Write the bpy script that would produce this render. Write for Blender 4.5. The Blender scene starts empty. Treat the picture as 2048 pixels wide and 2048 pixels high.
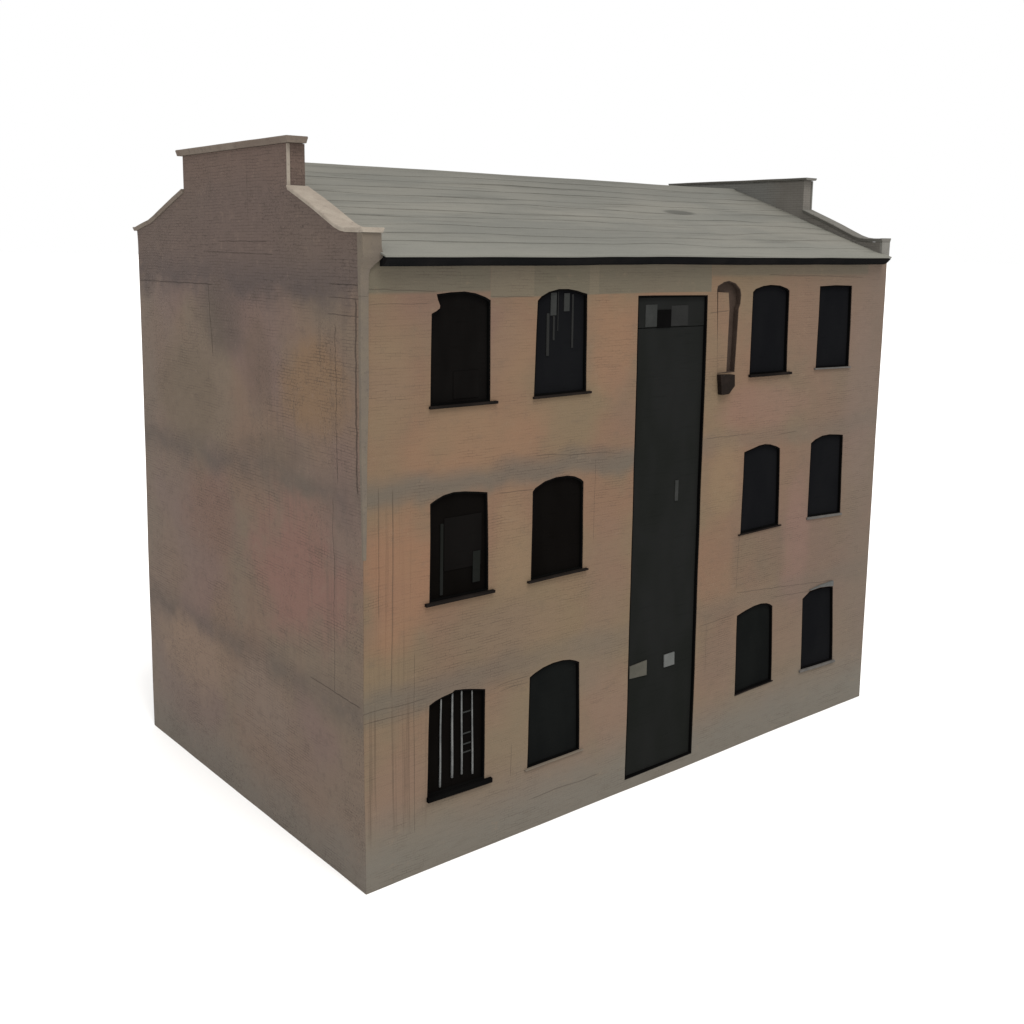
import bpy, bmesh, math, random
from mathutils import Vector, noise, geometry

random.seed(4)
scene = bpy.context.scene
C = scene.collection
R = math.radians

# ------------------------------------------------------------------ camera
cam_data = bpy.data.cameras.new("camera")
cam = bpy.data.objects.new("camera", cam_data)
C.objects.link(cam)
cam_data.sensor_width = 36.0
cam_data.lens = 36.0 * 2244.3324 / 2048.0
cam_data.clip_end = 2000.0
cam.location = (-8.7126, -14.1044, 10.2923)
yaw, pitch, roll = 0.688, 0.2338, 0.0118
fw = Vector((math.sin(yaw) * math.cos(pitch), math.cos(yaw) * math.cos(pitch), -math.sin(pitch)))
rt0 = Vector((math.cos(yaw), -math.sin(yaw), 0))
up0 = rt0.cross(fw)
rt = math.cos(roll) * rt0 + math.sin(roll) * up0
up = -math.sin(roll) * rt0 + math.cos(roll) * up0
from mathutils import Matrix
cam.rotation_euler = Matrix((rt, up, -fw)).transposed().to_euler()
scene.camera = cam

# ------------------------------------------------------------------ light: white overcast studio surround and one soft lamp
world = bpy.data.worlds.new("World")
scene.world = world
world.use_nodes = True
bg = world.node_tree.nodes["Background"]
bg.inputs[0].default_value = (1, 1, 1, 1)
bg.inputs[1].default_value = 1.0
sun_data = bpy.data.lights.new("sun", 'SUN')
sun_data.energy = 2.2
sun_data.angle = R(28)
sun_data.color = (1.0, 0.97, 0.93)
sun = bpy.data.objects.new("sun", sun_data)
C.objects.link(sun)
sun.rotation_euler = (-Vector((-0.06, -0.46, 0.88))).to_track_quat('-Z', 'Y').to_euler()
vs = scene.view_settings
vs.view_transform = 'Standard'
vs.look = 'None'
vs.exposure = 0.0
vs.gamma = 1.0
vs.use_curve_mapping = False

# ------------------------------------------------------------------ sizes of the building (metres)
W, D, H = 13.286, 8.246, 10.0
T = 0.30                 # thickness of the gable walls
CY = 4.04                # ridge line
# the model leans a little: its foot is not quite under its eaves
NX, NY, LX, LY, RX, RY = -0.1531, -0.0767, -0.2593, 0.142, 0.1649, -0.1504
BX, BY = RX + LX - NX, RY + LY - NY

def lean(P):
    x, y, z = P
    k = 1 - z / H
    u, v = x / W, y / D
    a, b, c, d = (1 - u) * (1 - v), (1 - u) * v, u * (1 - v), u * v
    q = Vector((x + k * (a * NX + b * LX + c * RX + d * BX), y + k * (a * NY + b * LY + c * RY + d * BY), z))
    # hand-made unevenness, slow and small
    n = noise.noise_vector(Vector((x, y, z)) * 0.33 + Vector((7.1, 3.3, 1.7)))
    m = noise.noise_vector(Vector((x, y, z)) * 1.3)
    w = min(1.0, max(0.0, z * 2.0))
    return q + Vector((n.x * 0.022 + m.x * 0.006, n.y * 0.022 + m.y * 0.006, (n.z * 0.022 + m.z * 0.005) * w))

# ------------------------------------------------------------------ helpers
def link(name, bm, mat, parent=None, label=None, smooth=False, warp=True):
    bmesh.ops.recalc_face_normals(bm, faces=bm.faces)
    me = bpy.data.meshes.new(name)
    bm.to_mesh(me)
    bm.free()
    att = me.attributes.new("rest", 'FLOAT_VECTOR', 'POINT')
    for i, v in enumerate(me.vertices):
        att.data[i].vector = v.co
    if warp:
        for v in me.vertices:
            v.co = lean(v.co)
    me.materials.append(mat)
    for p in me.polygons:
        p.use_smooth = smooth
    o = bpy.data.objects.new(name, me)
    C.objects.link(o)
    if parent is not None:
        o.parent = parent
    if label:
        o["label"] = label
    return o

def box(bm, x0, x1, y0, y1, z0, z1, bev=0.0, seg=0.0):
    """A box, cut along its longest side so that it follows the lean."""
    n = 1
    L = max(x1 - x0, y1 - y0, z1 - z0)
    if seg:
        n = max(1, int(L / seg))
    ax = [x1 - x0, y1 - y0, z1 - z0].index(L)
    res = bmesh.ops.create_cube(bm, size=1.0)
    vs_ = res['verts']
    for v in vs_:
        v.co = Vector((x0 + (v.co.x + .5) * (x1 - x0), y0 + (v.co.y + .5) * (y1 - y0), z0 + (v.co.z + .5) * (z1 - z0)))
    geom_e = list({e for v in vs_ for e in v.link_edges})
    if bev:
        r = bmesh.ops.bevel(bm, geom=geom_e, offset=bev, segments=2, affect='EDGES', profile=0.6)
        vs_ = list({v for f in r['faces'] for v in f.verts} | {v for v in vs_ if v.is_valid})
    if n > 1:
        lo = [x0, y0, z0][ax]
        for i in range(1, n):
            co = [0, 0, 0]; no = [0, 0, 0]
            co[ax] = lo + L * i / n; no[ax] = 1
            fs = list({f for v in vs_ if v.is_valid for f in v.link_faces})
            es = list({e for f in fs for e in f.edges}); vv = list({v for f in fs for v in f.verts})
            r = bmesh.ops.bisect_plane(bm, geom=fs + es + vv, plane_co=co, plane_no=no)
            vs_ = list(set(vv) | {g for g in r['geom_cut'] if isinstance(g, bmesh.types.BMVert)})

def inside(pt, poly):
    x, y = pt; c = False; n = len(poly)
    for i in range(n):
        x0, y0 = poly[i]; x1, y1 = poly[(i + 1) % n]
        if (y0 > y) != (y1 > y) and x < (x1 - x0) * (y - y0) / (y1 - y0) + x0:
            c = not c
    return c

def dense(poly, step):
    out = []
    for i in range(len(poly)):
        a, b = Vector(poly[i]), Vector(poly[(i + 1) % len(poly)])
        n = max(1, int((b - a).length / step))
        for k in range(n):
            out.append(tuple(a + (b - a) * k / n))
    return out

def plate(bm, outer, holes, near, far, step=0.5):
    """A wall: polygon with holes, meshed on a grid, between two surfaces.
    near / far are functions (a, b) -> 3-D point."""
    loops = [dense(outer, step)] + [dense(h, step) for h in holes]
    pts, edges, rings = [], [], []
    for lp in loops:
        s = len(pts)
        pts += [Vector(p) for p in lp]
        rings.append(list(range(s, s + len(lp))))
        edges += [(s + i, s + (i + 1) % len(lp)) for i in range(len(lp))]
    xs = [p[0] for p in outer]; zs = [p[1] for p in outer]
    a = min(xs) + step * .5
    while a < max(xs):
        b = min(zs) + step * .5
        while b < max(zs):
            q = (a, b)
            if inside(q, outer) and not any(inside(q, h) for h in holes) and all((p - Vector(q)).length > step * .35 for p in pts[:len(edges)]):
                pts.append(Vector(q))
            b += step
        a += step
    co, ed, fa, ov, oe, of = geometry.delaunay_2d_cdt(pts, edges, [], 0, 1e-5)
    keep = []
    for f in fa:
        c = sum((co[i] for i in f), Vector((0, 0))) / len(f)
        if inside(c, outer) and not any(inside(c, h) for h in holes):
            keep.append(f)
    va = [bm.verts.new(near(p.x, p.y)) for p in co]
    vb = [bm.verts.new(far(p.x, p.y)) for p in co]
    cnt = {}
    for f in keep:
        bm.faces.new([va[i] for i in f]); bm.faces.new([vb[i] for i in reversed(f)])
        for i in range(len(f)):
            e = (f[i], f[(i + 1) % len(f)])
            k = (min(e), max(e)); cnt.setdefault(k, []).append(e)
    for k, l in cnt.items():
        if len(l) == 1:
            i, j = l[0]
            bm.faces.new([va[j], va[i], vb[i], vb[j]])
    loose = [v for v in bm.verts if not v.link_faces]
    bmesh.ops.delete(bm, geom=loose, context='VERTS')

def strip(bm, prof, x0, x1, n):
    """Extrude a closed (y, z) profile along x in n steps."""
    rows = []
    for i in range(n + 1):
        x = x0 + (x1 - x0) * i / n
        rows.append([bm.verts.new((x, y, z)) for y, z in prof])
    m = len(prof)
    for i in range(n):
        for k in range(m):
            bm.faces.new([rows[i][k], rows[i][(k + 1) % m], rows[i + 1][(k + 1) % m], rows[i + 1][k]])
    bm.faces.new(rows[0]); bm.faces.new(list(reversed(rows[-1])))

# ------------------------------------------------------------------ materials
class NT:
    def __init__(self, name, rough=0.9, spec=0.08):
        self.m = bpy.data.materials.new(name); self.m.use_nodes = True
        self.t = self.m.node_tree; self.n = self.t.nodes; self.l = self.t.links
        self.b = self.n["Principled BSDF"]
        self.b.inputs["Roughness"].default_value = rough
        self.b.inputs["Specular IOR Level"].default_value = spec
        a = self.n.new("ShaderNodeAttribute"); a.attribute_name = "rest"
        self.P = a.outputs["Vector"]
        s = self.n.new("ShaderNodeSeparateXYZ"); self.l.new(self.P, s.inputs[0])
        self.x, self.y, self.z = s.outputs
    def put(self, sock, v):
        if hasattr(v, "is_output"): self.l.new(v, sock)
        elif isinstance(v, tuple) and len(v) == 3 and sock.type == 'RGBA': sock.default_value = (*v, 1)
        else: sock.default_value = v
    def M(self, op, a, b=0.0, c=None, clamp=False):
        n = self.n.new("ShaderNodeMath"); n.operation = op; n.use_clamp = clamp
        self.put(n.inputs[0], a); self.put(n.inputs[1], b)
        if c is not None: self.put(n.inputs[2], c)
        return n.outputs[0]
    def step(self, v, lo, hi, a=0.0, b=1.0):
        n = self.n.new("ShaderNodeMapRange"); n.interpolation_type = 'SMOOTHSTEP'
        self.put(n.inputs[0], v)
        if lo > hi: lo, hi, a, b = hi, lo, b, a
        for i, q in enumerate((lo, hi, a, b)): n.inputs[1 + i].default_value = q
        return n.outputs[0]
    def win(self, v, a, b, s):                      # 1 between a and b, soft edge s
        return self.M('MULTIPLY', self.step(v, a - s, a + s), self.step(v, b + s, b - s))
    def vec(self, sx, sy, sz, off=(0, 0, 0)):
        n = self.n.new("ShaderNodeMapping"); self.l.new(self.P, n.inputs[0])
        n.inputs["Location"].default_value = off
        n.inputs["Scale"].default_value = (sx, sy, sz); return n.outputs[0]
    def noise(self, vec, scale, detail=3.0, rough=0.55, dist=0.0):
        n = self.n.new("ShaderNodeTexNoise"); self.put(n.inputs["Vector"], vec)
        n.inputs["Scale"].default_value = scale; n.inputs["Detail"].default_value = detail
        n.inputs["Roughness"].default_value = rough; n.inputs["Distortion"].default_value = dist
        return n.outputs[0]
    def mix(self, f, a, b, mode='MIX'):
        n = self.n.new("ShaderNodeMix"); n.data_type = 'RGBA'; n.blend_type = mode
        self.put(n.inputs[0], f); self.put(n.inputs[6], a); self.put(n.inputs[7], b)
        return n.outputs[2]
    def blob(self, u, v, cu, cv, ru, rv, wob):
        a = self.M('DIVIDE', self.M('SUBTRACT', u, cu), ru); b = self.M('DIVIDE', self.M('SUBTRACT', v, cv), rv)
        r = self.M('ADD', self.M('ADD', self.M('MULTIPLY', a, a), self.M('MULTIPLY', b, b)), wob)
        return self.step(r, 1.0, 0.0)
    def mul(self, *a):
        r = a[0]
        for q in a[1:]: r = self.M('MULTIPLY', r, q)
        return r
    def line(self, u, v, u0, u1, v0, slope, w, wob):  # thin drawn line along u at height v0
        t = self.M('SUBTRACT', v, self.M('MULTIPLY_ADD', self.M('SUBTRACT', u, u0), slope, v0))
        t = self.M('ABSOLUTE', self.M('ADD', t, wob))
        return self.M('MULTIPLY', self.step(t, w, w * .25), self.win(u, u0, u1, 0.06))
    def bricks(self, u, v, w=.22, h=.062, mortar=.006):
        c = self.n.new("ShaderNodeCombineXYZ"); self.put(c.inputs[0], u); self.put(c.inputs[1], v)
        n = self.n.new("ShaderNodeTexBrick"); self.l.new(c.outputs[0], n.inputs["Vector"])
        n.inputs["Scale"].default_value = 1.0; n.inputs["Mortar Size"].default_value = mortar
        n.inputs["Mortar Smooth"].default_value = 0.6; n.inputs["Bias"].default_value = 0
        n.inputs["Brick Width"].default_value = w; n.inputs["Row Height"].default_value = h
        n.inputs["Color1"].default_value = (.35, .35, .35, 1); n.inputs["Color2"].default_value = (.65, .65, .65, 1)
        n.inputs["Mortar"].default_value = (.5, .5, .5, 1)
        return n.outputs["Fac"], n.outputs["Color"]
    def bump(self, h, strength, dist, normal=None):
        n = self.n.new("ShaderNodeBump"); n.inputs["Strength"].default_value = strength
        n.inputs["Distance"].default_value = dist; self.put(n.inputs["Height"], h)
        if normal is not None: self.l.new(normal, n.inputs["Normal"])
        return n.outputs[0]
    def done(self, col, nrm=None):
        self.put(self.b.inputs["Base Color"], col)
        if nrm is not None: self.l.new(nrm, self.b.inputs["Normal"])
        return self.m

def front_brick():
    s = NT("front_brick")
    x, z = s.x, s.z
    n1 = s.noise(s.vec(1, 1, 1), .42, 2.5, .5)
    n2 = s.noise(s.vec(1, 1, 1, (9, 4, 2)), .33, 2.0, .5)
    n3 = s.noise(s.vec(1, 1, 1, (2, 7, 5)), 1.1, 3, .55)
    col = s.mix(s.step(n1, .38, .62), (.240, .176, .116), (.262, .164, .112))
    col = s.mix(s.mul(s.step(n2, .5, .68), .8), col, (.225, .145, .115))
    col = s.mix(s.mul(s.step(n3, .5, .74), .45), col, (.215, .17, .115))
    # the far end is redder and greyer
    col = s.mix(s.mul(s.step(x, 7.0, 13.0), .62), col, (.2, .152, .126))
    wb = s.M('MULTIPLY', s.M('SUBTRACT', n3, .5), 1.6)
    for cu, cv, ru, rv, a, c in ((.75, 5.2, .95, 1.5, .95, (.345, .185, .115)), (5.1, 8.7, .8, 1.1, .9, (.335, .187, .118)), (2.2, 7.2, 1.9, .8, .8, (.325, .192, .122)),
                                 (8.2, 6.0, .65, 1.1, .8, (.295, .215, .132)), (5.1, 4.3, .8, 1.7, .7, (.25, .165, .128)), (5.2, 1.9, .8, 1.3, .8, (.285, .178, .138)),
                                 (9.4, 7.2, 1.6, .6, .85, (.29, .175, .142)), (10.55, 4.3, .6, 1.7, .8, (.285, .175, .150)), (.6, 1.6, .8, .8, .75, (.285, .165, .125)), (2.9, 5.3, .5, 1.3, .7, (.300, .215, .135)),
                                 (.45, 8.2, .7, 1.2, .6, (.262, .205, .135)), (2.85, 8.6, .55, .8, .6, (.3, .205, .13)), (4.9, 2.9, .9, .8, .6, (.205, .175, .14)), (12.6, 7.0, .8, 2.4, .6, (.255, .18, .155)), (8.2, 2.0, .8, 1.0, .6, (.285, .185, .145)), (2.8, 3.9, 1.6, .6, .6, (.27, .185, .135))):
        col = s.mix(s.mul(s.blob(x, z, cu, cv, ru, rv, wb), a * .6), col, c)
    wob = s.M('MULTIPLY', s.M('SUBTRACT', n3, .5), .5)
    zz = s.M('ADD', z, wob)
    # grey weathered foot of the wall
    col = s.mix(s.mul(s.step(zz, 4.2, .8), .38), col, (.235, .198, .158))
    col = s.mix(s.mul(s.step(x, 11.6, 13.2), .4), col, (.205, .165, .145))
    col = s.mix(s.mul(s.step(zz, 1.65, .30), .92), col, (.207, .191, .168))
    # grey rendered band under the eaves, in blocks
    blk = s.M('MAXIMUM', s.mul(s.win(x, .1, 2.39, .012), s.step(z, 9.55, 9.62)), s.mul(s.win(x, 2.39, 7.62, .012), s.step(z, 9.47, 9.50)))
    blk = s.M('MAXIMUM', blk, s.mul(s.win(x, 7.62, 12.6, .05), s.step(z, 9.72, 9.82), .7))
    pale_blk = s.M('MAXIMUM', s.win(x, 2.39, 3.29, .01), s.win(x, 4.53, 4.75, .01))  # paler blocks within the grey band
    col = s.mix(s.mul(blk, .8), col, s.mix(s.mul(pale_blk, .55), (.155, .147, .115), (.21, .185, .14)))
    # grey bands through the window heads of the two lower storeys
    b2 = s.mul(s.win(zz, 6.42, 6.78, .16), s.step(x, 8.2, 6.5, .3, .8))
    b1 = s.mul(s.win(zz, 2.95, 3.42, .2), s.step(x, 4.8, 1.0, .3, .75))
    col = s.mix(s.M('MAXIMUM', b1, b2), col, (.165, .145, .122))
    # patches of rougher, greyer bricks
    pat = s.mul(s.win(x, 8.55, 10.2, .12), s.win(z, 3.5, 4.62, .12))
    pat = s.M('MAXIMUM', pat, s.mul(s.win(x, .9, 3.3, .5), s.win(zz, 3.0, 4.5, .35)))
    pat = s.M('MAXIMUM', pat, s.mul(s.win(x, 2.45, 5.3, .3), s.win(zz, 6.5, 6.9, .1)))
    pat = s.M('MAXIMUM', pat, s.mul(s.win(x, 7.7, 8.7, .2), s.win(zz, 1.6, 3.2, .3)))
    col = s.mix(s.mul(pat, .3), col, (.17, .13, .105))
    # courses, more or less visible
    vis = s.step(s.noise(s.vec(1, 1, 1.6, (3, 3, 3)), .9, 3, .6), .42, .66)
    vis = s.M('MAXIMUM', vis, pat)
    mf, bc = s.bricks(x, s.M('ADD', z, s.M('MULTIPLY', s.M('SUBTRACT', n3, .5), .09)), .17, .046, .005)
    mf = s.M('MULTIPLY', mf, s.step(s.noise(s.vec(2.2, 1, 14, (1, 1, 7)), 1.0, 4, .65), .40, .62))
    col = s.mix(s.mul(mf, s.M('MULTIPLY_ADD', vis, .5, .06)), col, (.07, .052, .042))
    brush = s.noise(s.vec(1.3, 1, 30), 1.0, 5, .72)
    col = s.mix(s.step(brush, .53, .74, 0, .6), col, s.mix(.5, col, (.08, .06, .05)))
    col = s.mix(s.step(brush, .42, .22, 0, .3), col, (.33, .25, .18))
    # vertical drips near the corner
    drip = s.noise(s.vec(16, 1, .22), 1.0, 4, .65)
    reg = s.M('MAXIMUM', s.mul(s.win(x, -.2, 1.15, .12), s.win(zz, .9, 3.15, .25)), s.mul(s.win(x, -.2, .85, .15), s.win(zz, 3.3, 6.6, .3), .6))
    col = s.mix(s.mul(s.step(drip, .50, .66), reg, .42), col, (.1, .072, .055))
    # thin drawn joints
    lw = s.M('MULTIPLY', s.M('SUBTRACT', s.noise(s.vec(1, 1, 1, (1, 8, 3)), 1.7, 2), .5), .07)
    L = None
    for a in ((.12, 1.33, 9.655, -.04, .011), (.12, 1.2, 9.43, .0, .007), (2.4, 3.28, 9.5, -.02, .010), (7.6, 8.15, 9.1, .03, .014),
              (8.75, 11.95, 3.43, -.1, .011), (9.95, 11.2, 3.11, -.09, .010), (2.6, 3.33, 6.32, -.03, .011), (3.4, 5.4, 6.86, -.08, .009),
              (7.65, 9.0, 6.72, -.02, .010), (9.3, 12.4, 9.78, -.02, .010), (3.45, 5.0, .60, -.02, .013), (2.6, 3.3, 2.94, .03, .010), (2.7, 3.3, 2.83, .03, .008),
              (7.65, 8.75, 2.93, .05, .008), (-.1, 1.15, 3.12, -.03, .012), (-.1, 1.1, 2.95, -.03, .010), (9.9, 10.4, 6.6, .0, .010)):
        q = s.line(x, z, *a, lw); L = q if L is None else s.M('MAXIMUM', L, q)
    vw = s.M('MULTIPLY', lw, .4)
    for a in ((4.65, 6.68, .27, .004, .010), (3.3, 6.6, .50, .01, .011), (3.5, 4.65, 8.72, .02, .009), (1.9, 2.92, 7.86, .0, .007), (1.2, 1.75, 2.93, .0, .010), (5.2, 6.6, 4.75, .01, .007), (.8, 3.9, .93, .0, .008)):
        L = s.M('MAXIMUM', L, s.line(z, x, *a, vw))
    col = s.mix(s.mul(L, .5), col, (.06, .048, .04))
    mot = s.noise(s.vec(1, 1, 1.5, (7, 7, 2)), 4.5, 5, .72)
    col = s.mix(s.step(mot, .52, .74, 0, .26), col, (.15, .12, .095))
    col = s.mix(s.step(mot, .44, .26, 0, .25), col, (.31, .23, .165))
    grain = s.noise(s.vec(1, 1, 1), 55, 3, .7)
    col = s.mix(1.0, col, s.mix(grain, (.52, .515, .495), (.69, .685, .66)), 'MULTIPLY')
    h = s.M('ADD', s.M('MULTIPLY', s.M('SUBTRACT', 1.0, mf), .6), s.M('ADD', s.M('MULTIPLY', brush, .9), s.M('MULTIPLY', grain, .5)))
    return s.done(col, s.bump(h, .35, .012))

def gable_brick():
    s = NT("gable_brick")
    y, z = s.M('ADD', s.y, s.x), s.z
    n1 = s.noise(s.vec(1, 1, 1), .45, 2.5, .5)
    n2 = s.noise(s.vec(1, 1, 1, (5, 1, 8)), .36, 2.0, .5)
    n3 = s.noise(s.vec(1, 1, 1, (2, 7, 5)), 1.0, 3.5, .6)
    col = s.mix(s.step(n1, .38, .62), (.210, .166, .130), (.224, .160, .124))
    col = s.mix(s.mul(s.step(n2, .46, .64), .7), col, (.212, .150, .138))
    col = s.mix(s.mul(s.step(y, 5.5, 8.0), .55), col, (.205, .17, .15))
    zz = s.M('ADD', z, s.M('MULTIPLY', s.M('SUBTRACT', n3, .5), .8))
    # sooty, purplish brick above the top-storey joint
    col = s.mix(s.mul(s.step(zz, 9.30, 9.75), .85), col, (.150, .116, .104))
    col = s.mix(s.mul(s.win(zz, 9.35, 9.95, .35), s.step(n3, .32, .6, .4, 1.0), .7), col, (.106, .09, .09))
    col = s.mix(s.mul(s.step(zz, 11.0, 11.6), .5), col, (.182, .128, .108))
    wb = s.M('MULTIPLY', s.M('SUBTRACT', n3, .5), 1.6)
    for cu, cv, ru, rv, a, c in ((2.0, 5.0, 2.2, 1.6, .85, (.26, .150, .128)), (1.4, 8.1, 1.3, 1.0, .85, (.255, .168, .105)), (6.2, 7.5, 1.8, 1.3, .8, (.182, .145, .112)), (5.3, 5.4, 1.4, 1.1, .8, (.215, .142, .115)),
                                 (3.2, 8.3, .7, 1.0, .5, (.15, .11, .085)), (4.6, 8.9, 1.2, .9, .7, (.118, .098, .088)), (6.2, 2.2, 1.9, 1.0, .85, (.275, .2, .152)), (3.3, 2.2, 1.4, 1.0, .7, (.235, .185, .155)), (2.6, 6.9, 1.6, .4, .5, (.16, .125, .1))):
        col = s.mix(s.mul(s.blob(y, z, cu, cv, ru, rv, wb), a), col, c)
    # bands that carry round from the front, soot under them
    for c, wd, a in ((6.55, .20, .8), (3.15, .22, .66)):
        col = s.mix(s.mul(s.win(s.M('ADD', zz, s.M('MULTIPLY', n2, .2)), c - wd, c + wd, .34), s.step(n3, .30, .62, .45, 1.0), a), col, (.118, .103, .095))
    # foot
    col = s.mix(s.mul(s.step(zz, 3.0, .9), .4), col, (.205, .172, .15))
    col = s.mix(s.mul(s.step(zz, 1.2, .15), .85), col, (.19, .172, .152))
    # vertical soot runs near the corner
    run = s.noise(s.vec(1, 5.5, .35, (0, 2, 1)), 1.0, 4, .6)
    reg = s.mul(s.win(y, .1, 3.6, .8), s.win(zz, 3.2, 9.6, .8))
    col = s.mix(s.mul(s.step(run, .5, .7), reg, .3), col, (.125, .1, .085))
    # pitted, spalled areas
    mot = s.noise(s.vec(1, 1, 1, (7, 7, 2)), 5.5, 5, .72)
    col = s.mix(s.step(mot, .5, .72, 0, .38), col, (.12, .095, .08))
    col = s.mix(s.step(mot, .46, .28, 0, .3), col, (.27, .205, .165))
    pits = s.noise(s.vec(1, 1, 1, (3, 2, 2)), 26, 4, .75)
    area = s.M('MAXIMUM', s.step(s.noise(s.vec(1, 1.2, .8, (6, 6, 6)), .55, 2.5, .55), .47, .62), s.M('MAXIMUM', s.blob(y, z, 4.0, 9.3, 1.5, .8, wb), s.blob(y, z, .9, 8.2, .6, 1.8, wb)))
    col = s.mix(s.mul(s.step(pits, .54, .68), area, .9), col, (.065, .052, .045))
    col = s.mix(s.mul(s.step(pits, .44, .28), area, .45), col, (.27, .215, .18))
    vis = s.step(s.noise(s.vec(1, 1, 1.4, (8, 3, 1)), .8, 3, .6), .44, .64)
    vis = s.M('MAXIMUM', vis, s.step(z, 9.4, 9.8, 0, .75))
    crk = s.mul(s.step(s.noise(s.vec(1, 7, 18, (2, 5, 2)), 1.5, 5, .75, .8), .53, .66), s.win(z, 9.5, 11.2, .25), s.step(s.noise(s.vec(1, 1, 1, (1, 2, 9)), .8, 2), .4, .6))
    col = s.mix(s.mul(crk, .6), col, (.05, .04, .04))
    mf, bc = s.bricks(y, s.M('ADD', z, s.M('MULTIPLY', s.M('SUBTRACT', n3, .5), .08)), .19, .05, .006)
    mf = s.M('MULTIPLY', mf, s.step(s.noise(s.vec(1, 2.0, 12, (1, 1, 7)), 1.0, 4, .65), .36, .62))
    col = s.mix(s.mul(mf, s.M('MULTIPLY_ADD', vis, .62, .03)), col, (.06, .047, .042))
    brush = s.noise(s.vec(1, 1.3, 30), 1.0, 5, .72)
    col = s.mix(s.step(brush, .55, .8, 0, .45), col, (.085, .066, .058))
    lw = s.M('MULTIPLY', s.M('SUBTRACT', s.noise(s.vec(1, 1, 1, (1, 8, 3)), 2.2, 4, .65), .5), .14)
    L = None
    for a in ((.05, .85, 9.7, .0, .012), (4.9, 8.2, 9.56, -.012, .014), (.05, .85, 9.5, .0, .009), (.05, .9, 9.25, .0, .009), (2.8, 4.6, 10.3, .0, .010), (2.6, 5.2, 10.1, .01, .008),
              (.1, 1.6, 3.2, .02, .014)):
        q = s.line(y, z, *a, s.M('MULTIPLY', lw, .4)); L = q if L is None else s.M('MAXIMUM', L, q)
    for a in ((8.3, 9.55, 4.95, .1, .018), (6.7, 9.1, .70, .0, .012), (3.2, 6.4, .86, .0, .009), (6.6, 9.5, .13, .0, .035), (10.6, 11.7, 3.45, .0, .006)):
        L = s.M('MAXIMUM', L, s.line(z, y, *a, lw))
    col = s.mix(s.mul(L, .7), col, (.045, .036, .032))
    grain = s.noise(s.vec(1, 1, 1), 60, 3, .7)
    col = s.mix(1.0, col, s.mix(grain, (.50, .485, .465), (.80, .78, .75)), 'MULTIPLY')
    h = s.M('ADD', s.M('MULTIPLY', s.M('SUBTRACT', 1.0, mf), .6), s.M('ADD', s.M('MULTIPLY', brush, .7), s.M('ADD', s.M('MULTIPLY', grain, .6), s.mul(pits, area, 1.6))))
    return s.done(col, s.bump(h, .45, .014))

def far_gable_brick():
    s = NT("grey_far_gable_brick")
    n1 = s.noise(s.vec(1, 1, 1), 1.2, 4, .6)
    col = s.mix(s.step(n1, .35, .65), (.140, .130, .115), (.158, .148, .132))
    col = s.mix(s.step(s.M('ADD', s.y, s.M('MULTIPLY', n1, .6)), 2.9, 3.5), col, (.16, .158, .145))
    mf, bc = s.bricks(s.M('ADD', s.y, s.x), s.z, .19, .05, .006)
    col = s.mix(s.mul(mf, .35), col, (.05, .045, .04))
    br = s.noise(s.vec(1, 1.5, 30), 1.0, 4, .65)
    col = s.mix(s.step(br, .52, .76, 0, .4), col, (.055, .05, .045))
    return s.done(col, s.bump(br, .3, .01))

def roof_mat():
    s = NT("roof_sheeting", .8, .1)
    n1 = s.noise(s.vec(.35, 1, 1), .9, 3, .55)
    n2 = s.noise(s.vec(.5, 9, 9), 1.2, 4, .65)
    col = s.mix(s.step(n1, .35, .65), (.150, .149, .138), (.186, .180, .163))
    st2 = s.noise(s.vec(.3, 7, 7, (1, 9, 1)), 2.4, 5, .75, 1.2)
    col = s.mix(s.step(st2, .55, .72, 0, .4), col, (.075, .073, .068))
    col = s.mix(s.mul(s.step(s.y, 1.6, 4.2), .3), col, (.125, .122, .112))
    col = s.mix(s.step(n2, .52, .75, 0, .45), col, (.10, .10, .092))
    col = s.mix(s.step(n2, .42, .25, 0, .35), col, (.235, .228, .205))
    st = s.noise(s.vec(.22, 5, 5, (3, 1, 1)), 1.6, 4, .7, .6)
    col = s.mix(s.step(st, .53, .70, 0, .62), col, (.085, .083, .075))
    col = s.mix(s.mul(s.step(s.y, .75, .1), .4), col, (.19, .19, .175))
    # a torn, tarred spot
    dx = s.M('DIVIDE', s.M('SUBTRACT', s.x, 9.05), .55); dy = s.M('DIVIDE', s.M('SUBTRACT', s.y, 2.2), .17)
    r = s.M('ADD', s.M('ADD', s.mul(dx, dx), s.mul(dy, dy)), s.M('MULTIPLY', s.M('SUBTRACT', n1, .5), 1.2))
    col = s.mix(s.mul(s.step(r, 1.0, .35), .7), col, (.055, .054, .05))
    g = s.noise(s.vec(1, 1, 1), 45, 3, .7)
    col = s.mix(1.0, col, s.mix(g, (.72, .72, .69), (1.0, 1.0, .955)), 'MULTIPLY')
    return s.done(col, s.bump(s.M('ADD', n2, s.M('MULTIPLY', g, .4)), .3, .012))

def stone(name, c1, c2, c3, sc=2.0, b=.3):
    s = NT(name)
    n1 = s.noise(s.vec(1, 1, 1), sc, 4, .6); n2 = s.noise(s.vec(1, 1, 1, (4, 4, 1)), sc * 5, 4, .7)
    col = s.mix(s.step(n1, .35, .65), c1, c2)
    col = s.mix(s.step(n2, .54, .75, 0, .6), col, c3)
    g = s.noise(s.vec(1, 1, 1), 60, 3, .7)
    col = s.mix(1.0, col, s.mix(g, (.85, .85, .85), (1.15, 1.15, 1.15)), 'MULTIPLY')
    return s.done(col, s.bump(s.M('ADD', n2, g), b, .01))

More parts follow.
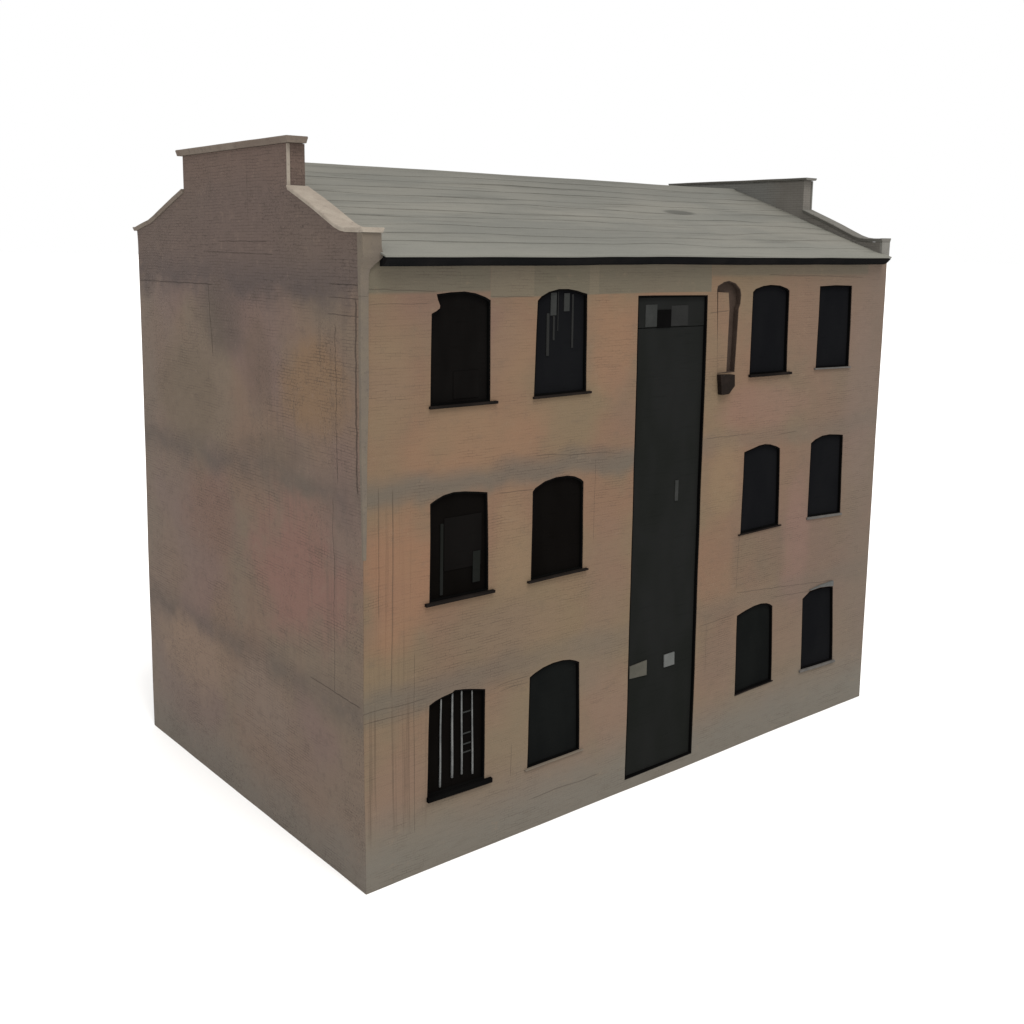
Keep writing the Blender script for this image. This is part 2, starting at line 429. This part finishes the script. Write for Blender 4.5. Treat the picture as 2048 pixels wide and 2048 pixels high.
def dark(name, c1, c2, sx=1.0, sz=.4, rough=.8, spec=0.0):
    s = NT(name, rough, spec)
    n1 = s.noise(s.vec(sx, 1, sz), 1.1, 3, .6)
    n2 = s.noise(s.vec(sx * 2, 1, 22), 1.0, 3, .6)
    col = s.mix(s.step(n1, .35, .65), c1, c2)
    col = s.mix(s.step(n2, .55, .8, 0, .35), col, tuple(q * .45 for q in c1))
    return s.done(col, s.bump(n2, .1, .004))

M_FRONT, M_GABLE, M_ROOF = front_brick(), gable_brick(), roof_mat()
M_GABLE_FAR = far_gable_brick()
M_COPE = stone("coping_stone", (.28, .245, .203), (.23, .197, .162), (.14, .118, .1))  # lighter stone: light on the sloped top is put into the colour
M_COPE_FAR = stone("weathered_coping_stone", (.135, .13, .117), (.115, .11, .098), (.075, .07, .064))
M_EDGE = stone("edge_render", (.128, .106, .082), (.115, .096, .078), (.08, .066, .056))
M_COPE_TOP = stone("shaded_brown_coping_stone", (.145, .12, .098), (.115, .09, .073), (.07, .057, .048), 1.2)  # darker brown copy of the coping, its shade put into the colour
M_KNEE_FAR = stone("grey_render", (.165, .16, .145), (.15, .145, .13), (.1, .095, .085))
M_GUT = dark("gutter_metal", (0.0072, 0.0072, 0.0075), (0.0102, 0.0096, 0.0096))
M_FRAME = dark("window_frame_paint", (0.0026, 0.0025, 0.0025), (0.0037, 0.0036, 0.0035))
M_PANE_BROWN = dark("dark_brown_glass", (0.0038, 0.0034, 0.0032), (0.0053, 0.0048, 0.0045))
M_PANE_BLUE = dark("blue_black_glass", (0.0053, 0.0055, 0.0063), (0.0065, 0.0067, 0.0074))
M_PANE_BLACK = dark("black_glass", (0.0028, 0.0024, 0.0021), (0.0037, 0.0032, 0.0029))
M_PANE_GREEN = dark("green_black_glass", (0.0053, 0.0058, 0.0057), (0.0068, 0.0074, 0.0071))
M_DOOR = dark("charcoal_boarding", (0.0092, 0.0100, 0.0089), (0.0122, 0.0126, 0.0122), .6, .25, .6)
M_SILL = dark("dark_sill_paint", (0.0070, 0.0060, 0.0056), (0.0140, 0.0112, 0.0098))
M_SILL_GREY = stone("grey_sill_stone", (0.0750, 0.0713, 0.0675), (0.0975, 0.0900, 0.0825), (0.0450, 0.0413, 0.0375), 4)
M_BAR = stone("bar_metal", (0.0910, 0.0945, 0.0945), (0.1400, 0.1435, 0.1400), (0.0630, 0.0630, 0.0630), 5, .1)
M_GREYPL = stone("grey_plate_paint", (0.0840, 0.0875, 0.0840), (0.0980, 0.1015, 0.0980), (0.0700, 0.0700, 0.0700), 3, .1)
M_BEIGEPL = stone("beige_plate_paint", (0.0595, 0.0574, 0.0462), (0.0700, 0.0665, 0.0546), (0.0420, 0.0420, 0.0350), 3, .1)
M_DIMPL = stone("dim_plate_paint", (0.0216, 0.0228, 0.0216), (0.0270, 0.0282, 0.0270), (0.0180, 0.0180, 0.0180), 3, .1)
M_FAINT = stone("faint_plate_paint", (0.0138, 0.0141, 0.0135), (0.0156, 0.0159, 0.0153), (0.0120, 0.0120, 0.0120), 3, .1)
M_REVEAL = stone("brown_reveal", (0.0364, 0.0252, 0.0196), (0.0462, 0.0322, 0.0252), (0.0210, 0.0154, 0.0126), 3, .2)
M_BRACKET = stone("black_bracket_iron", (0.0084, 0.0056, 0.0042), (0.0126, 0.0084, 0.0063), (0.0056, 0.0042, 0.0035), 6, .3)
M_LINTEL = stone("grey_lintel", (0.0875, 0.0896, 0.0875), (0.0770, 0.0770, 0.0735), (0.0560, 0.0560, 0.0546), 4)
M_GROUND = bpy.data.materials.new("white_ground"); M_GROUND.use_nodes = True
_b = M_GROUND.node_tree.nodes["Principled BSDF"]
_b.inputs["Base Color"].default_value = (.93, .93, .93, 1); _b.inputs["Roughness"].default_value = 1; _b.inputs["Specular IOR Level"].default_value = 0

# ------------------------------------------------------------------ the ground
bm = bmesh.new()
bmesh.ops.create_circle(bm, cap_ends=True, segments=96, radius=900)
g = link("ground", bm, M_GROUND, warp=False)
g["kind"] = "structure"; g["label"] = "plain white ground under the building"

# ------------------------------------------------------------------ the building
house = bpy.data.objects.new("brick_building", None)
C.objects.link(house)
house["label"] = "three storey beige brick building with grey roof, stepped gables and dark arched windows"
house["category"] = "building"

# outlines on the front (x, z)
WIN = [
 dict(o=[(1.229,7.850),(1.248,9.269),(1.335,9.305),(1.398,9.344),(1.406,9.382),(1.366,9.468),(1.340,9.557),(1.60,9.580),(1.871,9.587),(2.092,9.557),(2.289,9.497),(2.394,9.446),(2.401,7.850)], pane=M_PANE_BROWN, sill=(1.20,2.53,.045,.05), sm=M_SILL),
 dict(o=[(3.324,7.850),(3.374,9.415),(3.449,9.481),(3.617,9.554),(3.834,9.594),(4.055,9.591),(4.248,9.560),(4.411,9.517),(4.486,9.502),(4.509,7.850)], pane=M_PANE_BLUE, sill=(3.30,4.60,.04,.045), sm=M_SILL),
 dict(o=[(1.209,4.690),(1.215,6.313),(1.337,6.372),(1.473,6.422),(1.667,6.450),(1.891,6.437),(2.176,6.397),(2.356,6.365),(2.397,4.690)], pane=M_PANE_BLACK, sill=(1.12,2.50,.05,.06), sm=M_SILL),
 dict(o=[(3.314,4.695),(3.322,6.251),(3.377,6.305),(3.595,6.396),(3.849,6.438),(4.109,6.437),(4.274,6.404),(4.426,6.336),(4.488,6.285),(4.509,4.695)], pane=M_PANE_BLACK, sill=(3.23,4.60,.035,.06), sm=M_SILL),
 dict(o=[(1.176,1.330),(1.222,2.940),(1.340,2.992),(1.480,3.027),(1.680,3.054),(1.723,3.083),(1.911,3.055),(2.117,3.008),(2.362,2.944),(2.358,1.300)], pane=M_PANE_BLACK, sill=(1.165,2.49,.085,.06), sm=M_FRAME),
 dict(o=[(3.299,1.205),(3.332,2.915),(3.444,2.967),(3.637,3.027),(3.866,3.060),(4.099,3.059),(4.268,3.030),(4.406,2.979),(4.493,2.931),(4.530,1.215)], pane=M_PANE_GREEN, sill=(3.24,4.60,.03,.035), sm=M_EDGE),
 dict(o=[(8.821,7.872),(8.821,9.466),(8.902,9.524),(9.114,9.575),(9.353,9.594),(9.642,9.576),(9.872,9.518),(9.944,9.475),(9.989,7.855)], pane=M_PANE_BLUE, sill=(8.79,10.09,.05,.06), sm=M_SILL),
 dict(o=[(10.937,7.875),(10.927,9.545),(11.476,9.562),(12.034,9.545),(12.095,7.835)], pane=M_PANE_BLUE, sill=(10.88,12.13,.03,.04), sm=M_SILL_GREY),
 dict(o=[(8.773,4.660),(8.787,6.337),(8.980,6.374),(9.241,6.425),(9.419,6.435),(9.601,6.411),(9.811,6.345),(9.906,6.297),(9.975,4.673)], pane=M_PANE_BLUE, sill=(8.70,10.04,.025,.03), sm=M_SILL),
 dict(o=[(10.929,4.690),(10.924,6.290),(11.064,6.358),(11.306,6.414),(11.555,6.420),(11.861,6.387),(12.054,6.359),(12.115,4.620)], pane=M_PANE_BLUE, sill=(10.90,12.14,.05,.03), sm=M_SILL_GREY),
 dict(o=[(8.821,1.175),(8.780,2.919),(9.042,2.986),(9.309,3.034),(9.536,3.045),(9.722,3.017),(9.841,2.971),(9.920,2.917),(10.020,1.200)], pane=M_PANE_GREEN, sill=(8.82,10.05,.02,.02), sm=M_SILL),
 dict(o=[(11.003,1.210),(10.938,2.875),(11.118,2.970),(11.189,3.005),(11.516,3.018),(11.826,2.989),(12.015,2.957),(12.150,1.180)], pane=M_PANE_BLUE, sill=(10.94,12.2,.05,.04), sm=M_SILL_GREY),
]
DOOR = [(5.71, .215), (5.70, 9.44), (7.53, 9.425), (7.57, .235)]
NICHE = [(7.862,7.950),(7.778,9.520),(7.800,9.590),(7.975,9.663),(8.116,9.683),(8.305,9.633),(8.445,9.525),(8.478,9.418),(8.465,9.245),(8.422,9.152),(8.375,7.950)]
WT = .26
bm = bmesh.new()
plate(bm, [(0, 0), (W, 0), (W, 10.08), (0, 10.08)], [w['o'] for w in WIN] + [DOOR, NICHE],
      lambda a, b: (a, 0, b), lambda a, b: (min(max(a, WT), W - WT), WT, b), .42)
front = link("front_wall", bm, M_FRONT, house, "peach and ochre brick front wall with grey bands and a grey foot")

bm = bmesh.new()
plate(bm, [(0, 0), (W, 0), (W, 10.08), (0, 10.08)], [], lambda a, b: (a, D, b), lambda a, b: (min(max(a, WT), W - WT), D - WT, b), 1.0)
link("back_wall", bm, M_FRONT, house)

# dark inside, behind the openings
# ---- gable walls
half = [(2.0, 11.07), (1.72, 10.965), (1.15, 10.72)]
def gable_top():
    a = [(-.0, 10.44), (.36, 10.445), (.52, 10.465), (.68, 10.515), (.85, 10.59), (1.18, 10.735), (1.6, 10.905), (2.04, 11.08)]
    b = [(2.04, 11.775), (6.0, 11.775)]
    c = [(6.0, 11.14), (6.4, 11.01), (6.87, 10.84), (7.33, 10.68), (7.6, 10.60), (7.85, 10.555), (D + .02, 10.47)]
    return a, b, c
ga, gb, gc = gable_top()
gp = [(0.004, 0)] + [(max(y, .004), z) for y, z in ga] + gb + gc + [(D - .004, 10.3), (D - .004, 0)]
def cope(bm, line, x0, x1, th, flat=False):
    """A coping slab following a (y, z) line, ends square."""
    n = len(line); lo, hi = [], []
    for i in range(n):
        a = Vector(line[max(i - 1, 0)]); b = Vector(line[min(i + 1, n - 1)])
        d = (b - a).normalized(); nn = Vector((-d.y, d.x))
        if nn.y < 0: nn = -nn
        p = Vector(line[i]); lo.append(p + nn * .004); hi.append(p + nn * th)
    prof_n = n
    ex = [(x0, lo), (x0 - .012, [l.lerp(h, .35) for l, h in zip(lo, hi)]), (x0 - .03, [l.lerp(h, .8) for l, h in zip(lo, hi)]), (x0 - .022, hi),
          (x1 + .022, hi), (x1 + .03, [l.lerp(h, .8) for l, h in zip(lo, hi)]), (x1 + .012, [l.lerp(h, .35) for l, h in zip(lo, hi)]), (x1, lo)]
    rows = [[bm.verts.new((x, q.x, q.y)) for q in pts] for x, pts in ex]
    m = len(rows)
    for k in range(m):
        r, s = rows[k], rows[(k + 1) % m]
        for i in range(n - 1):
            bm.faces.new([r[i], r[i + 1], s[i + 1], s[i]])
    bm.faces.new([r[0] for r in rows]); bm.faces.new([r[-1] for r in reversed(rows)])

def finer(line, step=.12):
    out = []
    for i in range(len(line) - 1):
        a, b = Vector(line[i]), Vector(line[i + 1]); n = max(1, int((b - a).length / step))
        out += [tuple(a + (b - a) * k / n) for k in range(n)]
    return out + [tuple(line[-1])]

for near in (True, False):
    xo, xi = (0.0, T) if near else (W, W - T)
    bm = bmesh.new()
    plate(bm, gp, [], lambda a, b: (xo, a, b), lambda a, b: (xi, a, b), .4)
    gw = link("gable_wall", bm, M_GABLE if near else M_GABLE_FAR, house, "sooty brown brick gable wall with stepped top" if near else "grey far gable wall with stepped top")
    x0, x1 = min(xo, xi), max(xo, xi)
    mc = M_COPE if near else M_COPE_FAR
    ov = .045
    bm = bmesh.new(); cope(bm, finer([(-.13 if near else -.06, 10.445)] + ga), x0 - ov * .4, x1 + (.01 if near else -.012), .075)
    link("coping", bm, mc, gw, "pale swept coping slab on the near slope of the gable" if near else None)
    bm = bmesh.new(); cope(bm, finer([(gb[0][0] - .10, gb[0][1]), (gb[1][0] + .14, gb[1][1])]), x0 - ov, x1 + (-.02 if near else 0), .105 if near else .055)
    link("coping", bm, M_COPE_TOP if near else M_COPE_FAR, gw)
    bm = bmesh.new(); cope(bm, finer(gc + [(D + .13, 10.47)]), x0 - ov * .4, x1 + ov, .075)
    link("coping", bm, M_COPE_TOP if near else mc, gw)
    if near:
        # pale strip painting a corner highlight on the stepped top and the swept end stone of the parapet
        bm = bmesh.new(); box(bm, -.012, .035, 2.024, 2.06, 11.10, 11.772, .006)
        link("edge_strip", bm, M_COPE, gw)
        bm = bmesh.new()
        sec = [(9.55, .125, -.018), (9.85, .128, -.022), (9.93, .15, -.03), (9.99, .20, -.05), (10.05, .27, -.075), (10.10, .325, -.09), (10.16, .335, -.098), (10.20, .315, -.095), (10.26, .305, -.098), (10.442, .302, -.100)]
        rows = []
        for z, xa, ya in sec:
            rows.append([bm.verts.new(p) for p in ((-.010, ya, z), (xa, ya, z), (xa, .05, z), (-.010, .05, z))])
        for r, s_ in zip(rows, rows[1:]):
            for k in range(4): bm.faces.new([r[k], r[(k + 1) % 4], s_[(k + 1) % 4], s_[k]])
        bm.faces.new(rows[0]); bm.faces.new(rows[-1])
        link("kneeler", bm, M_EDGE, gw, "swept stone end of the parapet over the corner")
        bm = bmesh.new()
        rows = []
        for i in range(13):
            z = 5.6 + (9.547 - 5.6) * i / 12; k = min(1, .12 + i / 9)
            rows.append([bm.verts.new(p) for p in ((-.008 * k - .001, -.016 * k - .001, z), (.04 + .085 * k, -.016 * k - .001, z), (.04 + .085 * k, .04, z), (-.008 * k - .001, .04, z))])
        for r, s_ in zip(rows, rows[1:]):
            for k in range(4): bm.faces.new([r[k], r[(k + 1) % 4], s_[(k + 1) % 4], s_[k]])
        bm.faces.new(rows[0]); bm.faces.new(rows[-1])
        link("edge_strip", bm, M_EDGE, gw, "pale upright strip down the corner of the front")
    else:
        bm = bmesh.new(); box(bm, W - T, W - .004, -.05, .12, 10.09, 10.462, .004)
        link("kneeler", bm, M_KNEE_FAR, gw)
        bm = bmesh.new(); box(bm, W - .03, W + .012, 2.022, 2.06, 11.10, 11.772, .006)
        link("edge_strip", bm, M_KNEE_FAR, gw)

# ---- roof: long overlapping boards with uneven edges
EY, EZ, RZ = -.235, 10.128, 11.64
bm = bmesh.new()
def slope(side):
    rnd = random.Random(11 + side)
    cuts = [0.0, .115, .215, .30, .40, .475, .56, .66, .73, .82, .91, 1.0]
    n = len(cuts) - 1
    def edge(i, x):
        return .042 * noise.noise(Vector((x * .26, i * 9.1 + side * 20, 3.3))) + .012 * noise.noise(Vector((x * .8, i * 7.3, 1.2)))
    for i in range(n):
        rows = []
        N = 60
        x0r, x1r = T - .02, W - T + (.10 if i == 0 else .02)
        for k in range(N + 1):
            x = x0r + (x1r - x0r) * k / N
            a = cuts[i] + (edge(i, x) if i > 0 else 0)
            b = cuts[i + 1] + (.05 if i < n - 1 else 0)
            # a lap that lies tight in places and gapes in others
            gap = max(0.0, .15 + 1.3 * noise.noise(Vector((x * .45, i * 3.7 + side, 9.0))))
            th = .001 + .009 * min(1.0, gap)
            pts = []
            for t, hgt in ((a, th), (b, -.010), (b, -.05), (a, -.03 if i else -.02)):
                d = EY + (CY - EY) * t; z = EZ + (RZ - EZ) * t
                y = d if side > 0 else 2 * CY - d
                pts.append(bm.verts.new((x, y, z + hgt)))
            rows.append(pts)
        for r, s_ in zip(rows, rows[1:]):
            for k in range(4): bm.faces.new([r[k], r[(k + 1) % 4], s_[(k + 1) % 4], s_[k]])
        bm.faces.new(rows[0]); bm.faces.new(rows[-1])
slope(1); slope(-1)
roof = link("roof", bm, M_ROOF, house, "grey sheeted pitched roof with wavy lap lines")
bm = bmesh.new(); strip(bm, [(CY - .09, RZ - .04), (CY - .03, RZ + .005), (CY + .03, RZ + .005), (CY + .09, RZ - .04)], T - .01, W - T + .01, 30)
link("ridge_cap", bm, M_ROOF, roof)

# ---- gutter
bm = bmesh.new()
strip(bm, [(-.205, 10.105), (-.207, 10.085), (-.19, 10.07), (-.175, 10.052), (-.115, 9.999), (-.05, 9.977), (-.002, 9.973), (-.002, 10.105)], T + .03, W - .185, 40)
link("gutter", bm, M_GUT, house, "black gutter along the foot of the roof")

# ---- windows
def shrink(o, d):
    cx = (min(p[0] for p in o) + max(p[0] for p in o)) / 2; cz = (min(p[1] for p in o) + max(p[1] for p in o)) / 2
    hx = (max(p[0] for p in o) - cx); hz = (max(p[1] for p in o) - cz)
    return [(cx + (x - cx) * (1 - d / hx), cz + (z - cz) * (1 - d / hz)) for x, z in o]

def ring(bm, o, i, y0, y1):
    n = len(o)
    A = [[bm.verts.new((x, y, z)) for x, z in q] for q, y in ((o, y0), (i, y0), (i, y1), (o, y1))]
    for r, s_ in ((0, 1), (1, 2), (2, 3), (3, 0)):
        for k in range(n):
            bm.faces.new([A[r][k], A[r][(k + 1) % n], A[s_][(k + 1) % n], A[s_][k]])

def slab(bm, poly, y0, y1):
    a = [bm.verts.new((x, y0, z)) for x, z in poly]; b = [bm.verts.new((x, y1, z)) for x, z in poly]
    bm.faces.new(a); bm.faces.new(list(reversed(b)))
    n = len(poly)
    for k in range(n): bm.faces.new([a[k], a[(k + 1) % n], b[(k + 1) % n], b[k]])

LABEL = {0: "arched window with a chipped top left corner", 1: "arched window with pale curtain strips at its head", 2: "arched window with a dark inner opening and post",
         4: "arched window with four pale upright bars", 7: "flat headed dark window", 11: "dark window with clipped top left corner under a grey wedge lintel"}
wins = []
for i, w in enumerate(WIN):
    o = shrink(dense(w['o'], .4), .002)
    bm = bmesh.new(); ring(bm, o, shrink(o, .028), .008, .20)
    wo = link("window", bm, M_FRAME, house, LABEL.get(i)); wins.append(wo)
    bm = bmesh.new(); slab(bm, shrink(o, .026), .060, .10)
    link("pane", bm, w['pane'], wo)
    a, b, th, pr = w['sill']
    zb = min(w['o'][0][1], w['o'][-1][1]) if len(w['o']) != 10 or i not in (5, 10) else None
    z0 = w['o'][0][1]
    ends = [p for p in w['o'] if p[1] < z0 + .3]
    zr = [p for p in ends if p[0] > (a + b) / 2][0][1] if [p for p in ends if p[0] > (a + b) / 2] else z0
    bm = bmesh.new()
    box(bm, a, b, -pr, .16, 0, th, min(.008, th * .25), .4)
    for v in bm.verts:
        k = (v.co.x - a) / (b - a)
        v.co.z += z0 + (zr - z0) * k - th + .004
    link("sill", bm, w['sm'], wo)

def child_box(name, mat, parent, *a, bev=.004):
    bm = bmesh.new(); box(bm, *a, bev); return link(name, bm, mat, parent)
# pale curtain strips in the second top window
for a in ((3.70, 3.83, 9.16, 9.535), (3.86, 3.875, 8.9, 9.55), (4.00, 4.125, 9.22, 9.52)):
    child_box("curtain_strip", M_DIMPL if a[1] - a[0] > .05 else M_FAINT, wins[1], a[0], a[1], .044, .0585, a[2], a[3])
for a in ((3.62, 3.68, 8.5, 9.2), (3.76, 3.80, 8.75, 9.15), (4.18, 4.22, 8.6, 9.5)):
    child_box("curtain_strip", M_FAINT, wins[1], a[0], a[1], .046, .0585, a[2], a[3])
# inner opening, post and ledge of the middle left window
child_box("inner_post", M_DOOR, wins[2], 1.445, 1.50, .040, .0585, 4.76, 5.95)
child_box("inner_panel", M_PANE_BROWN, wins[2], 1.52, 2.27, .046, .0585, 5.15, 6.03)
child_box("inner_panel", M_DOOR, wins[2], 2.09, 2.24, .036, .0455, 4.87, 5.4)
child_box("inner_panel", M_PANE_BROWN, wins[0], 1.70, 2.2, .046, .0585, 7.93, 8.36)
# bars of the bottom left window
def bar(x0, x1, z0, z1, r0, r1):
    bm = bmesh.new(); n = 10; rows = []
    for k in range(n + 1):
        t = k / n; x = x0 + (x1 - x0) * t; z = z0 + (z1 - z0) * t; r = r0 + (r1 - r0) * t
        rows.append([bm.verts.new((x + r * math.cos(q * math.pi / 4), .032 + r * math.sin(q * math.pi / 4), z)) for q in range(8)])
    for r, s_ in zip(rows, rows[1:]):
        for k in range(8): bm.faces.new([r[k], r[(k + 1) % 8], s_[(k + 1) % 8], s_[k]])
    bm.faces.new(rows[0]); bm.faces.new(rows[-1])
    link("bar", bm, M_BAR, wins[4], smooth=True)
bar(1.455, 1.475, 1.42, 3.0, .018, .012)
bar(1.70, 1.70, 1.52, 3.06, .022, .015)
bar(1.897, 1.888, 1.52, 3.03, .017, .013)
bar(2.12, 2.105, 1.46, 2.99, .018, .011)
for z in (1.88, 2.03, 2.22, 2.6):
    child_box("rung", M_DIMPL, wins[4], 1.92, 2.095, .045, .060, z, z + .022)
# ledge lines of the bottom second window

# wedge lintel over the last window
bm = bmesh.new(); slab(bm, [(11.14, 3.035), (11.2, 3.03), (11.5, 3.045), (11.98, 2.985), (11.975, 3.105), (11.5, 3.085)], -.035, .01)
link("lintel", bm, M_LINTEL, house, "grey wedge lintel over a lower window")

# ---- tall dark boarded bay
o = shrink(dense(DOOR, .6), .002)
bm = bmesh.new(); ring(bm, o, shrink(o, .03), .008, .20)
bay = link("loading_door", bm, M_FRAME, house, "tall charcoal boarded loading bay from eaves to ground")
bm = bmesh.new()
zs = [.26 + (8.86 - .26) * k / 16 for k in range(17)]
rows = [[bm.verts.new(p) for p in ((5.735, .062, z), (7.545, .062, z), (7.545, .10, z), (5.735, .10, z))] for z in zs]
for r, s_ in zip(rows, rows[1:]):
    for k in range(4): bm.faces.new([r[k], r[(k + 1) % 4], s_[(k + 1) % 4], s_[k]])
bm.faces.new(rows[0]); bm.faces.new(rows[-1])
link("door_panel", bm, M_DOOR, bay)
child_box("transom_panel", M_DOOR, bay, 5.735, 7.505, .054, .10, 8.872, 9.40)
child_box("plate", M_DIMPL, bay, 5.94, 6.236, .042, .0535, 8.885, 9.275)
child_box("vent", M_FRAME, bay, 6.24, 6.60, .038, .0535, 8.865, 9.18)
child_box("plate", M_FAINT, bay, 6.604, 7.05, .044, .0535, 8.885, 9.25)
child_box("plate", M_DIMPL, bay, 6.87, 6.96, .048, .0615, 5.60, 6.0)
bm = bmesh.new(); slab(bm, [(5.80, 2.26), (6.25, 2.235), (6.25, 2.535), (5.80, 2.505)], .045, .0615)
link("plate", bm, M_BEIGEPL, bay, "beige plate low on the dark bay")
bm = bmesh.new(); slab(bm, [(6.72, 2.275), (7.005, 2.275), (7.0, 2.532), (6.715, 2.53)], .04, .0615)
link("plate", bm, M_GREYPL, bay, "pale grey plate low on the dark bay")

# ---- blocked arched niche and the iron bracket under it
o = shrink(dense(NICHE, .3), .002)
bm = bmesh.new(); ring(bm, o, shrink(o, .012), .006, .245)
ni = link("blocked_window", bm, M_REVEAL, house, "narrow blocked arched window with brown reveal beside the dark bay")
bm = bmesh.new(); slab(bm, shrink(o, .010), .11, .235)
link("back_panel", bm, M_REVEAL, ni)
bm = bmesh.new(); slab(bm, [(7.875, 7.962), (7.845, 8.9), (7.83, 9.475), (8.128, 9.46), (8.168, 9.15), (8.150, 7.962)], .016, .109)
link("infill_panel", bm, M_FRONT, ni)
bm = bmesh.new(); slab(bm, [(7.853, 7.94), (8.278, 7.915), (8.292, 7.692), (8.192, 7.63), (8.134, 7.552), (7.908, 7.549)], -.10, .004)
bmesh.ops.bevel(bm, geom=list(bm.edges), offset=.008, segments=1, affect='EDGES')
link("bracket", bm, M_BRACKET, house, "black iron bracket under the blocked window")
